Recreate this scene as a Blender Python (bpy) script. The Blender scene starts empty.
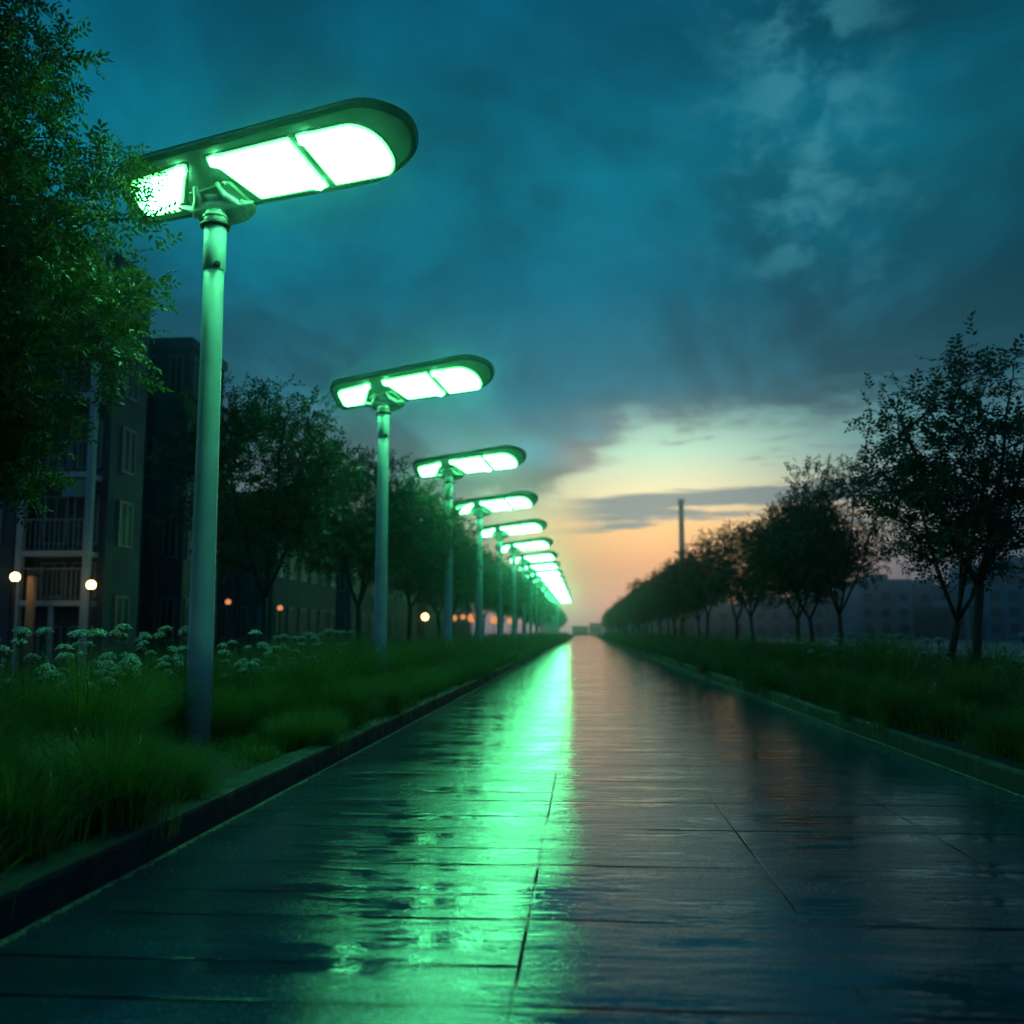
import bpy, math, random
import numpy as np
from mathutils import Vector, Matrix
R = math.radians
S = bpy.context.scene
C = S.collection

# ------------------------------------------------------------------ camera
cd = bpy.data.cameras.new('camera'); cam = bpy.data.objects.new('camera', cd); C.objects.link(cam)
cam.location = (0, 0, 1.2)
cam.rotation_euler = (R(90 + 6.75), 0, R(4.0))
cd.lens = 35.6; cd.sensor_width = 36; cd.clip_start = 0.05; cd.clip_end = 3000
cd.dof.use_dof = True; cd.dof.focus_distance = 7.6; cd.dof.aperture_fstop = 1.3
S.camera = cam

# ------------------------------------------------------------------ node helpers
def atpx(px_, py_, Y):
    d = Matrix.Rotation(R(4), 3, 'Z') @ Matrix.Rotation(R(96.75), 3, 'X') @ Vector(((px_-512)/1013, (512-py_)/1013, -1))
    return (d.x/d.y*Y, Y, 1.2 + d.z/d.y*Y)
class NT:
    def __init__(s, nt): s.nt = nt; s.N = nt.nodes; s.L = nt.links
    def put(s, sock, v):
        if isinstance(v, bpy.types.NodeSocket): s.L.new(v, sock)
        elif v is not None:
            if isinstance(v, (tuple, list)) and len(v) == 3 and sock.type == 'RGBA': v = (*v, 1)
            sock.default_value = v
    def m(s, op, a, b=None, c=None, clamp=False):
        n = s.N.new('ShaderNodeMath'); n.operation = op; n.use_clamp = clamp
        for i, v in enumerate((a, b, c)):
            if v is not None: s.put(n.inputs[i], v)
        return n.outputs[0]
    def sm(s, v, a, b, o0=0.0, o1=1.0):
        n = s.N.new('ShaderNodeMapRange'); n.interpolation_type = 'SMOOTHSTEP'
        s.put(n.inputs[0], v)
        for i, q in enumerate((a, b, o0, o1)): s.put(n.inputs[1 + i], q)
        return n.outputs[0]
    def lin(s, v, a, b, o0=0.0, o1=1.0):
        n = s.N.new('ShaderNodeMapRange'); s.put(n.inputs[0], v)
        for i, q in enumerate((a, b, o0, o1)): s.put(n.inputs[1 + i], q)
        return n.outputs[0]
    def mix(s, f, a, b, bt='MIX'):
        n = s.N.new('ShaderNodeMix'); n.data_type = 'RGBA'; n.blend_type = bt
        s.put(n.inputs[0], f); s.put(n.inputs[6], a); s.put(n.inputs[7], b)
        return n.outputs[2]
    def noise(s, vec, scale, detail=4, rough=.55, dist=0.0):
        n = s.N.new('ShaderNodeTexNoise'); s.put(n.inputs['Vector'], vec)
        n.inputs['Scale'].default_value = scale; n.inputs['Detail'].default_value = detail
        n.inputs['Roughness'].default_value = rough; n.inputs['Distortion'].default_value = dist
        return n.outputs[0]
    def ramp(s, f, stops):
        n = s.N.new('ShaderNodeValToRGB'); s.put(n.inputs[0], f); e = n.color_ramp.elements
        while len(e) < len(stops): e.new(0.5)
        for i, (p, c) in enumerate(stops): e[i].position = p; e[i].color = (*c, 1)
        return n.outputs[0]
    def xyz(s, v):
        n = s.N.new('ShaderNodeSeparateXYZ'); s.put(n.inputs[0], v); return n.outputs
    def comb(s, x, y, z):
        n = s.N.new('ShaderNodeCombineXYZ')
        for i, v in enumerate((x, y, z)): s.put(n.inputs[i], v)
        return n.outputs[0]

def lc(r, g, b):
    f = lambda c: (c / 255 / 12.92) if c / 255 <= .04045 else ((c / 255 + .055) / 1.055) ** 2.4
    return (f(r), f(g), f(b))

# ------------------------------------------------------------------ world: dusk sky with clouds
W = bpy.data.worlds.new('World'); S.world = W; W.use_nodes = True
W.node_tree.nodes.clear(); w = NT(W.node_tree)
tc = w.N.new('ShaderNodeTexCoord')
x, y, z = w.xyz(tc.outputs['Generated'])
az = w.m('ARCTAN2', x, y); el = w.m('MULTIPLY', w.m('ARCSINE', z), 180 / math.pi)      # rad / degrees
elf = w.lin(el, 0, 40)
D = lambda d: d / 40
warm = w.ramp(elf, [(0, lc(150, 124, 128)), (D(1.6), lc(205, 140, 118)), (D(3.6), lc(240, 160, 104)), (D(5.8), lc(255, 192, 118)),
                    (D(7.8), lc(240, 222, 170)), (D(10), lc(186, 220, 190)), (D(13.5), lc(84, 146, 152)), (D(21), lc(6, 108, 132)), (D(33), lc(0, 84, 112))])
cool = w.ramp(elf, [(0, lc(52, 82, 108)), (D(3), lc(78, 96, 118)), (D(7), lc(78, 118, 134)), (D(12), lc(46, 112, 128)), (D(20), lc(2, 106, 128)), (D(30), lc(0, 96, 122)), (1, lc(0, 70, 100))])
da = w.m('SUBTRACT', az, 0.075)
glow = w.m('EXPONENT', w.m('MULTIPLY', w.m('MULTIPLY', da, da), -1 / (0.175 ** 2)))
clear = w.mix(glow, cool, warm)
# cloud coordinates: azimuth / elevation stretched like a layered sheet
zz = w.m('ADD', w.m('MAXIMUM', z, 0.0), 0.12)
px_ = w.m('DIVIDE', x, zz); py_ = w.m('DIVIDE', y, zz)
sheet = w.comb(px_, w.m('MULTIPLY', py_, .55), 0.0)
n1 = w.noise(sheet, 1.15, 6, .58, .5)
ang = w.comb(w.m('MULTIPLY', az, 3.0), w.m('MULTIPLY', el, .14), 3.7)
n2 = w.noise(ang, 2.6, 6, .6, .35)
nn = w.m('SUBTRACT', w.m('ADD', w.m('MULTIPLY', n1, .45), w.m('MULTIPLY', n2, .55)), .5)
edge = w.sm(az, -.07, .05, 5.2, 10.4)
edge = w.m('ADD', edge, w.lin(az, .1, .4, 0, 1.2))
bank = w.m('ADD', w.m('SUBTRACT', el, edge), w.m('MULTIPLY', nn, 17.0))
mask = w.sm(bank, -.5, 1.9)
# long thin streaks low over the glow
ang2 = w.comb(w.m('MULTIPLY', az, 5.0), w.m('MULTIPLY', el, .75), 8.1)
n3 = w.noise(ang2, 1.5, 5, .55, .3)
d1 = w.m('SUBTRACT', el, w.m('ADD', 6.9, w.m('MULTIPLY', az, 2.0)))
band = w.m('EXPONENT', w.m('MULTIPLY', w.m('MULTIPLY', d1, d1), -1.1))
strk = w.m('MULTIPLY', w.sm(w.m('ADD', n3, w.m('MULTIPLY', band, .26)), .60, .74), w.sm(el, 2.2, 4.5))
strk = w.m('MULTIPLY', strk, w.sm(az, -.05, .03))
# cloud colours
ctone = w.sm(bank, 0.0, 6.5)
chi = w.ramp(elf, [(0, lc(140, 112, 108)), (D(6), lc(98, 118, 126)), (D(10), lc(84, 112, 120)), (D(13), lc(40, 102, 120)), (D(19), lc(0, 94, 116)), (D(25), lc(0, 106, 126)), (D(34), lc(0, 80, 106))])
lit = w.mix(w.m('MULTIPLY', w.m('ADD', .12, w.m('MULTIPLY', glow, .50)), w.sm(el, 15, 7)), chi, lc(180, 142, 120))
ccol = w.mix(ctone, lit, chi)
dark = w.sm(n1, .36, .64, 0.50, 1.45)
ccol = w.mix(1.0, ccol, w.comb(dark, dark, dark), 'MULTIPLY')
# paler broken patches in the upper right and a few lower down
n4 = w.noise(w.comb(w.m('MULTIPLY', az, 3.0), w.m('MULTIPLY', el, .075), 5.2), 6.0, 6, .60, .2)
pw = w.m('EXPONENT', w.m('MULTIPLY', w.m('POWER', w.m('SUBTRACT', az, .23), 2), -1 / (.085 ** 2)))
pw = w.m('MULTIPLY', pw, w.sm(el, 15, 22))
pw2 = w.m('MULTIPLY', w.m('EXPONENT', w.m('MULTIPLY', w.m('POWER', w.m('SUBTRACT', az, -.02), 2), -1 / (.08 ** 2))),
          w.m('EXPONENT', w.m('MULTIPLY', w.m('POWER', w.m('SUBTRACT', el, 10.4), 2), -1 / 1.4)))
pat = w.m('MULTIPLY', w.sm(w.m('ADD', n4, w.m('MULTIPLY', w.m('MAXIMUM', pw, pw2), .10)), .48, .74), w.m('MAXIMUM', w.m('MULTIPLY', pw, .85), pw2))
ccol = w.mix(w.m('MULTIPLY', pat, .68), ccol, lc(74, 160, 176))
sky = w.mix(strk, clear, w.mix(glow, lc(88, 112, 122), lc(120, 124, 126)))
sky = w.mix(w.m('MULTIPLY', mask, .97), sky, ccol)
# teal brightening on the left half, darker to the right
side = w.sm(az, .45, -.35, .72, 1.06)
sky = w.mix(w.sm(el, 10, 17), sky, w.mix(1.0, sky, w.comb(w.m('MULTIPLY', side, .9), side, side), 'MULTIPLY'))
bo = w.m('ADD', 1.0, w.m('MULTIPLY', w.m('MULTIPLY', w.m('ADD', w.m('MULTIPLY', glow, .8), .15), w.m('EXPONENT', w.m('MULTIPLY', w.m('MAXIMUM', el, 0.0), -.15))), 1.75))
sky = w.mix(1.0, sky, w.comb(bo, bo, bo), 'MULTIPLY')
nish = w.N.new('ShaderNodeTexSky'); nish.sky_type = 'NISHITA'; nish.sun_disc = False
nish.sun_elevation = R(1.0); nish.sun_rotation = R(4.3); nish.altitude = 50
sky = w.mix(1.0, sky, w.mix(1.0, nish.outputs[0], (.004, .004, .004), 'MULTIPLY'), 'ADD')
bg = w.N.new('ShaderNodeBackground'); w.put(bg.inputs[0], sky); bg.inputs[1].default_value = 1.0
wo = w.N.new('ShaderNodeOutputWorld'); w.L.new(bg.outputs[0], wo.inputs[0])
W.cycles.sampling_method = 'MANUAL'; W.cycles.sample_map_resolution = 512

# last light of the set sun, low over the end of the path
sd = bpy.data.lights.new('sun', 'SUN'); sd.energy = 0.006; sd.angle = R(12); sd.color = (1, .62, .38)
so = bpy.data.objects.new('sun', sd); C.objects.link(so)
so.rotation_euler = Vector((math.sin(R(4.3)) * -1, -math.cos(R(4.3)), -math.tan(R(1.0)))).to_track_quat('-Z', 'Y').to_euler()

S.view_settings.view_transform = 'Standard'; S.view_settings.look = 'None'
S.view_settings.gamma = 1; S.view_settings.exposure = 0.14; S.view_settings.use_curve_mapping = False
cy = S.cycles
S.render.engine = 'CYCLES'
cy.use_denoising = True; cy.denoiser = 'OPENIMAGEDENOISE'
cy.max_bounces = 6; cy.diffuse_bounces = 2; cy.glossy_bounces = 3; cy.transmission_bounces = 3; cy.transparent_max_bounces = 8
cy.volume_bounces = 0; cy.sample_clamp_indirect = 4.0; cy.sample_clamp_direct = 0; cy.caustics_reflective = False; cy.caustics_refractive = False

# ------------------------------------------------------------------ materials
def mat(name): 
    m = bpy.data.materials.new(name); m.use_nodes = True; m.node_tree.nodes.clear()
    n = NT(m.node_tree); b = n.N.new('ShaderNodeBsdfPrincipled'); o = n.N.new('ShaderNodeOutputMaterial')
    n.L.new(b.outputs[0], o.inputs[0]); return m, n, b
def bump(n, b, h, strength, dist):
    k = n.N.new('ShaderNodeBump'); k.inputs['Strength'].default_value = strength; k.inputs['Distance'].default_value = dist
    n.put(k.inputs['Height'], h); n.L.new(k.outputs[0], b.inputs['Normal'])
def simple(name, col, rough=.6, metal=0.0, var=.25, scale=6.0, bs=.15, coat=0.0):
    m, n, b = mat(name)
    t = n.N.new('ShaderNodeTexCoord').outputs['Object']
    v = n.noise(t, scale, 5, .6)
    n.put(b.inputs['Base Color'], n.mix(n.sm(v, .3, .7), tuple(c * (1 - var) for c in col), tuple(min(1, c * (1 + var)) for c in col)))
    n.put(b.inputs['Roughness'], n.lin(n.noise(t, scale * 3, 4), .3, .7, max(.02, rough - .1), min(1, rough + .1)))
    b.inputs['Metallic'].default_value = metal
    b.inputs['Coat Weight'].default_value = coat
    if bs: bump(n, b, n.noise(t, scale * 8, 4), bs, .004)
    return m
def emit(name, col, st):
    m = bpy.data.materials.new(name); m.use_nodes = True; m.node_tree.nodes.clear(); n = NT(m.node_tree)
    e = n.N.new('ShaderNodeEmission'); e.inputs[0].default_value = (*col, 1); e.inputs[1].default_value = st
    o = n.N.new('ShaderNodeOutputMaterial'); n.L.new(e.outputs[0], o.inputs[0]); return m, n, e
M = {}
M['pole'] = simple('painted_pole', (.34, .43, .49), .45, .0, .12, 3.0, .05)
M['housing'] = simple('lamp_housing', (.016, .022, .024), .42, .3, .2, 5, .05)
M['under'] = simple('lamp_underside', (.16, .19, .19), .45, .2, .12, 6, .08)
M['cast'] = simple('cast_bracket', (.46, .48, .48), .45, .35, .3, 9, .5)
M['dark'] = simple('dark_metal', (.02, .022, .025), .45, .5, .2)
M['bark'] = simple('bark', (.035, .028, .022), .85, 0, .4, 14, .8)
M['soil'] = simple('soil', (.022, .020, .014), .95, 0, .5, 4, .8)
M['facade'] = simple('facade_render', (.04, .06, .085), .75, 0, .2, .6, .2)
M['facade_dark'] = simple('facade_panels', (.045, .060, .085), .7, 0, .25, .5, .2)
M['white_frame'] = simple('pale_concrete', (.30, .36, .40), .6, 0, .12, 1.5, .2)
M['frame'] = simple('window_frame', (.16, .18, .19), .5, .2)
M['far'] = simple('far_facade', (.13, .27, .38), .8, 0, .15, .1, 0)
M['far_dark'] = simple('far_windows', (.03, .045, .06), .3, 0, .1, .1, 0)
M['stem'] = simple('plant_stem', (.04, .09, .025), .7, 0, .3, 10, 0)
M['pillar_lamplit'] = simple('lamplit_orange_pillar', (.46, .26, .14), .6, 0, .2, 4, .1)  # orange of the warm lamp's light put into the pillar colour
m, n, b = mat('glass'); b.inputs['Base Color'].default_value = (.008, .018, .026, 1); b.inputs['Roughness'].default_value = .5; M['glass'] = m
m, n, b = mat('curtain'); b.inputs['Base Color'].default_value = (.14, .24, .28, 1); b.inputs['Roughness'].default_value = .6; M['curtain'] = m

# LED panel: rows of diodes behind a diffuser, green
m, n, e = emit('led_panel', (.085, 1, .36), 28)
t = n.N.new('ShaderNodeTexCoord').outputs['Object']; lx, ly, lz = n.xyz(t)
core = n.N.new('ShaderNodeAttribute'); core.attribute_name = 'core'; core = core.outputs['Fac']
dot = n.m('MULTIPLY', n.m('SINE', n.m('MULTIPLY', lx, 6.2832/.062)), n.m('SINE', n.m('MULTIPLY', ly, 6.2832/.062)))
dot = n.sm(n.m('MULTIPLY', dot, dot), .15, .75)
st = n.m('MULTIPLY', n.m('ADD', 22, n.m('MULTIPLY', dot, 42)), n.lin(n.noise(t, 4, 3), .3, .7, .8, 1.2))
n.put(e.inputs[1], n.m('ADD', 5.0, n.m('MULTIPLY', core, st)))
n.put(e.inputs[0], n.mix(core, (.08, 1, .13), (.12, 1, .34))); M['led'] = m
M['warm'] = emit('warm_globe', (1, .60, .20), 9)[0]
M['warm_dim'] = emit('warm_globe_dim', (1, .38, .14), .8)[0]
M['warm_yel'] = emit('warm_globe_yellow', (1, .66, .16), 7)[0]

def leafmat(name, c1, c2, tr=.35, rough=.5):
    m, n, b = mat(name)
    g = n.N.new('ShaderNodeNewGeometry')
    rnd = g.outputs['Random Per Island']
    col = n.mix(rnd, c1, c2)
    n.put(b.inputs['Base Color'], col); b.inputs['Roughness'].default_value = rough
    b.inputs['Specular IOR Level'].default_value = .5
    tl = n.N.new('ShaderNodeBsdfTranslucent'); n.put(tl.inputs[0], n.mix(.5, col, (.10, .16, .02)))
    ms = n.N.new('ShaderNodeMixShader'); ms.inputs[0].default_value = tr
    n.L.new(b.outputs[0], ms.inputs[1]); n.L.new(tl.outputs[0], ms.inputs[2])
    out = [q for q in n.N if q.type == 'OUTPUT_MATERIAL'][0]; n.L.new(ms.outputs[0], out.inputs[0])
    return m
M['leaf'] = leafmat('leaf_near', (.020, .034, .007), (.085, .080, .014))
M['leaf_far'] = leafmat('leaf_row', (.030, .055, .022), (.060, .085, .03), .25)
M['grass'] = leafmat('grass_blade', (.07, .14, .022), (.23, .27, .045), .42, .42)
M['petal'] = leafmat('white_floret', (.58, .64, .54), (.80, .82, .74), .3, .6)

# wet slab path
m, n, b = mat('wet_slabs')
t = n.N.new('ShaderNodeTexCoord').outputs['Object']
px, py, pz = n.xyz(t)
PW = 1.15
u = n.m('DIVIDE', n.m('ADD', px, .24 + PW * 10), PW)
col_i = n.m('FLOOR', u)
uf = n.m('FRACT', u)
wob = n.m('MULTIPLY', n.m('SUBTRACT', n.noise(t, 3.0, 4), .5), .008)
du = n.m('MULTIPLY', n.m('SUBTRACT', .5, n.m('ABSOLUTE', n.m('SUBTRACT', uf, .5))), PW)
off = n.m('MULTIPLY', n.m('MODULO', col_i, 2), 0.52)
v = n.m('ADD', n.m('ADD', py, 100 - .41), n.m('MULTIPLY', off, 0.0))
vf = n.m('FRACT', v)
dv = n.m('SUBTRACT', .5, n.m('ABSOLUTE', n.m('SUBTRACT', vf, .5)))
v2 = n.m('FRACT', n.m('ADD', py, 100.19))
dv2 = n.m('SUBTRACT', .5, n.m('ABSOLUTE', n.m('SUBTRACT', v2, .5)))
dv2 = n.m('ADD', dv2, n.sm(px, -.25, -.24, 0, 5))
du = n.m('ADD', du, n.sm(px, -.9, -1.0, 0, 5))
dv = n.m('MULTIPLY', dv, .42); dv2 = n.m('MULTIPLY', dv2, .42)
dd = n.m('ADD', n.m('MINIMUM', n.m('MINIMUM', du, dv), dv2), wob)
joint = n.m('MULTIPLY', n.sm(dd, .003, .009, 1, 0), n.m('MULTIPLY', n.sm(n.noise(t, .9, 3), .38, .56, .30, 1.0), n.sm(py, 18, 6, .2, 1)))
streak = n.comb(n.m('MULTIPLY', px, .8), n.m('MULTIPLY', py, 3.0), 0)
s1 = n.noise(streak, 1.0, 5, .6, .3)
s2 = n.noise(n.comb(n.m('MULTIPLY', px, 3.0), n.m('MULTIPLY', py, 17), 0), 1.0, 4, .6)
patch = n.noise(n.comb(n.m('MULTIPLY', px, .8), n.m('MULTIPLY', py, 1.6), 4), 1.0, 5, .62, .4)
grain = n.noise(t, 70, 3, .75)
grain2 = n.noise(t, 38, 4, .6)
slabr = n.N.new('ShaderNodeTexWhiteNoise'); slabr.noise_dimensions = '2D'
n.put(slabr.inputs['Vector'], n.comb(col_i, n.m('FLOOR', v), 0))
base = n.mix(n.sm(patch, .35, .65), (.010, .034, .064), (.022, .060, .105))  # blue of the reflected sky put into the slab colour
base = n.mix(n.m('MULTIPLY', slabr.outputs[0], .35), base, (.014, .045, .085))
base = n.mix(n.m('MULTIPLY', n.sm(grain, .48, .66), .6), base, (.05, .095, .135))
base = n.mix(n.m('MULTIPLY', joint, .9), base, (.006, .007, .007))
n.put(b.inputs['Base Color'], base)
pud = n.sm(n.noise(n.comb(n.m('MULTIPLY', px, 1.0), n.m('MULTIPLY', py, 2.9), 9.4), 1.0, 6, .62, .4), .47, .58)
dry = n.m('SUBTRACT', 1, pud)
rg = n.m('ADD', n.lin(s1, .38, .62, .035, .11), n.m('MULTIPLY', dry, .04))
rg = n.m('SUBTRACT', rg, n.m('MULTIPLY', pud, .07))
rg = n.m('ADD', rg, n.m('MULTIPLY', n.m('MULTIPLY', n.sm(grain, .50, .66), dry), .20))
n.put(b.inputs['Roughness'], n.m('MAXIMUM', rg, .035)); b.inputs['IOR'].default_value = 1.45
n.put(b.inputs['Specular IOR Level'], n.m('MULTIPLY', n.m('SUBTRACT', 1, joint), .50))
b.inputs['Specular Tint'].default_value = (.25, .62, 1, 1)  # blue sky sheen put into the specular tint as well
h = n.m('ADD', n.m('MULTIPLY', s2, .0050), n.m('MULTIPLY', s1, .016))
gr = n.m('ADD', n.m('MULTIPLY', grain, .0019), n.m('MULTIPLY', grain2, .0013))
h = n.m('ADD', h, n.m('MULTIPLY', gr, n.m('ADD', .10, n.m('MULTIPLY', dry, .9))))
h = n.m('SUBTRACT', h, n.m('MULTIPLY', joint, .004))
bump(n, b, h, .55, 1.0)
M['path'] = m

# kerb granite with cross joints
m, n, b = mat('kerb_stone')
t = n.N.new('ShaderNodeTexCoord').outputs['Object']; px, py, pz = n.xyz(t)
jf = n.m('FRACT', n.m('ADD', py, 100.35)); jd = n.m('SUBTRACT', .5, n.m('ABSOLUTE', n.m('SUBTRACT', jf, .5)))
joint = n.sm(n.m('ADD', jd, n.m('MULTIPLY', n.m('SUBTRACT', n.noise(t, 9), .5), .01)), .004, .012, 1, 0)
g = n.noise(t, 60, 4, .7)
c = n.mix(n.sm(n.noise(t, 2.5, 5), .3, .7), (.010, .014, .020), (.020, .027, .034))
n.put(b.inputs['Base Color'], n.mix(n.m('MULTIPLY', joint, .9), n.mix(n.m('MULTIPLY', n.sm(g, .5, .75), .4), c, (.08, .09, .09)), (.008, .008, .008)))
n.put(b.inputs['Roughness'], n.lin(n.noise(t, 6, 4), .3, .7, .5, .8)); b.inputs['Specular IOR Level'].default_value = .25
bump(n, b, n.m('SUBTRACT', n.m('MULTIPLY', g, .3), joint), .5, .01)
M['kerb'] = m
m, n, b = mat('grit'); t = n.N.new('ShaderNodeTexCoord').outputs['Object']
n.put(b.inputs['Base Color'], n.mix(n.sm(n.noise(t, 50, 4, .7), .4, .65), (.05, .05, .04), (.26, .25, .19))); b.inputs['Roughness'].default_value = .7
bump(n, b, n.noise(t, 70, 4), 1, .01); M['grit'] = m
m, n, b = mat('wet_ground'); t = n.N.new('ShaderNodeTexCoord').outputs['Object']; px, py, pz = n.xyz(t)
q = n.noise(t, .12, 5, .6)
n.put(b.inputs['Base Color'], n.mix(n.sm(q, .4, .6), (.018, .026, .024), (.04, .05, .05)))
n.put(b.inputs['Roughness'], n.lin(n.noise(t, .5, 4), .3, .7, .25, .6)); bump(n, b, n.noise(t, 6, 5), .3, .03)
M['ground'] = m

# ------------------------------------------------------------------ mesh helpers
def link(name, me, m, parent=None, mats=None):
    o = bpy.data.objects.new(name, me); C.objects.link(o)
    if m is not None and not me.materials: me.materials.append(m)
    if parent: o.parent = parent
    return o
class MB:
    def __init__(s): s.v = []; s.f = []; s.sm = []
    def add(s, vs, fs, smooth=False):
        k = len(s.v); s.v += [tuple(p) for p in vs]; s.f += [tuple(i + k for i in f) for f in fs]; s.sm += [smooth] * len(fs)
    def box(s, a, b_, bev=0.0):
        x0, y0, z0 = a; x1, y1, z1 = b_
        if bev <= 0:
            s.add([(x0,y0,z0),(x1,y0,z0),(x1,y1,z0),(x0,y1,z0),(x0,y0,z1),(x1,y0,z1),(x1,y1,z1),(x0,y1,z1)],
                  [(0,3,2,1),(4,5,6,7),(0,1,5,4),(1,2,6,5),(2,3,7,6),(3,0,4,7)])
        else:
            ring = lambda i, z: [(x0+i,y0+i,z),(x1-i,y0+i,z),(x1-i,y1-i,z),(x0+i,y1-i,z)]
            V = ring(bev, z0) + ring(0, z0+bev) + ring(0, z1-bev) + ring(bev, z1)
            F = [(3,2,1,0), (12,13,14,15)]
            for r in range(3):
                for i in range(4): F.append((r*4+i, r*4+(i+1)%4, r*4+4+(i+1)%4, r*4+4+i))
            s.add(V, F)
    def tube(s, pts, rad, seg=8, cap=True):
        pts = [Vector(p) for p in pts]; n = len(pts); V = []; F = []
        ref = None
        for i in range(n):
            d = (pts[min(i+1, n-1)] - pts[max(i-1, 0)]).normalized()
            if ref is None: ref = Vector((1, 0, 0)) if abs(d.x) < .9 else Vector((0, 1, 0))
            a = d.cross(ref).normalized(); b_ = d.cross(a); ref = b_.cross(d) if False else ref
            for k in range(seg):
                t = 2 * math.pi * k / seg
                V.append(pts[i] + (a * math.cos(t) + b_ * math.sin(t)) * rad[i])
        for i in range(n - 1):
            for k in range(seg):
                F.append((i*seg+k, i*seg+(k+1) % seg, (i+1)*seg+(k+1) % seg, (i+1)*seg+k))
        if cap: F.append(tuple(range(seg - 1, -1, -1))); F.append(tuple(range((n-1)*seg, n*seg)))
        s.add(V, F, True)
    def sphere(s, c, r, seg=12, rings=8, sz=1.0):
        V = [(c[0], c[1], c[2] - r*sz)]; F = []
        for i in range(1, rings):
            a = -math.pi/2 + math.pi*i/rings
            for k in range(seg):
                t = 2*math.pi*k/seg
                V.append((c[0]+r*math.cos(a)*math.cos(t), c[1]+r*math.cos(a)*math.sin(t), c[2]+r*sz*math.sin(a)))
        V.append((c[0], c[1], c[2] + r*sz)); top = len(V) - 1
        for k in range(seg): F.append((0, 1+(k+1) % seg, 1+k)); F.append((top, top-seg+k, top-seg+(k+1) % seg))
        for i in range(rings-2):
            for k in range(seg):
                F.append((1+i*seg+k, 1+i*seg+(k+1) % seg, 1+(i+1)*seg+(k+1) % seg, 1+(i+1)*seg+k))
        s.add(V, F, True)
    def prism(s, outline, z0, z1, smooth=False):
        n = len(outline)
        V = [(p[0], p[1], z0) for p in outline] + [(p[0], p[1], z1) for p in outline]
        F = [tuple(range(n-1, -1, -1)), tuple(range(n, 2*n))]
        for i in range(n): F.append((i, (i+1) % n, n+(i+1) % n, n+i))
        s.add(V, F, smooth)
    def mesh(s, name, m):
        me = bpy.data.meshes.new(name); me.from_pydata(s.v, [], s.f)
        me.polygons.foreach_set('use_smooth', s.sm)
        if m is not None: me.materials.append(m)
        me.update(); return me
    def obj(s, name, m, parent=None): return link(name, s.mesh(name, m), None, parent)
def npmesh(name, V, F, m):
    me = bpy.data.meshes.new(name); nv = len(V); nf, k = F.shape
    me.vertices.add(nv); me.vertices.foreach_set('co', V.astype(np.float32).ravel())
    me.loops.add(nf * k); me.loops.foreach_set('vertex_index', F.astype(np.int32).ravel())
    me.polygons.add(nf); me.polygons.foreach_set('loop_start', np.arange(0, nf * k, k, dtype=np.int32))
    me.update(calc_edges=True); me.materials.append(m); return me
def thing(name, label, cat, loc=(0, 0, 0), rz=0, group=None):
    o = bpy.data.objects.new(name, None); C.objects.link(o); o.empty_display_size = .2
    o.location = loc; o.rotation_euler = (0, 0, rz); o['label'] = label; o['category'] = cat
    if group: o['group'] = group
    return o
def kids(o): return [c for c in C.objects if c.parent is o]
def dup(root, loc, rz, label, group=None, scale=None):
    def rec(o, par):
        c = o.copy(); C.objects.link(c)
        if par: c.parent = par
        for k in CH.get(o.name, []): rec(k, c)
        return c
    CH = {}
    for o in C.objects:
        if o.parent: CH.setdefault(o.parent.name, []).append(o)
    r = rec(root, None); r.location = loc; r.rotation_euler = (0, 0, rz); r['label'] = label
    if group: r['group'] = group
    if scale: r.scale = scale
    return r
def struct(o, kind='structure'): o['kind'] = kind; return o

KL, KR = -2.27, 3.20          # kerb foot, left and right
YE = 330.0                    # far end of the path
# ------------------------------------------------------------------ ground, path, kerbs, beds
mb = MB(); mb.add([(-330, -60, -.03), (330, -60, -.03), (330, 560, -.03), (-330, 560, -.03)], [(0, 1, 2, 3)])
struct(mb.obj('ground', M['ground']))
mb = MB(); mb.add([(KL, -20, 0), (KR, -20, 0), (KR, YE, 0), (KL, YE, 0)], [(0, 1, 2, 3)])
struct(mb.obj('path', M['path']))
def kerb(x0, x1, name):
    rng = random.Random(int(x0 * 10)); mb = MB(); mf = 1 if name == 'kerb_left' else -1
    y = -20.35
    prof = [(0, -.05), (0, .15), (.006, .172), (.022, .186), (.19, .190), (.22, .17), (.22, -.05)]
    V = []; F = []; ys = []
    while y < YE:
        ys += [y + .004, y + .5, y + .996]; y += 1
    ys2 = []
    for yy in ys: ys2.append(yy)
    npf = len(prof)
    for i, yy in enumerate(ys2):
        seg = i // 3; r2 = random.Random(seg * 7 + int(x0 * 3)); dx, dz = r2.uniform(-.004, .004), r2.uniform(-.004, .004)
        for (a, z) in prof: V.append((x0 - mf * a + dx, yy, z + dz))
    for i in range(len(ys2) - 1):
        for k in range(npf - 1): 
            q = (i*npf+k, (i+1)*npf+k, (i+1)*npf+k+1, i*npf+k+1)
            F.append(q if mf > 0 else q[::-1])
    mb.add(V, F, False); o = struct(mb.obj('kerb', M['kerb'])); return o
kerb(KL, KL, 'kerb_left'); kerb(KR, KR, 'kerb_right')
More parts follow.
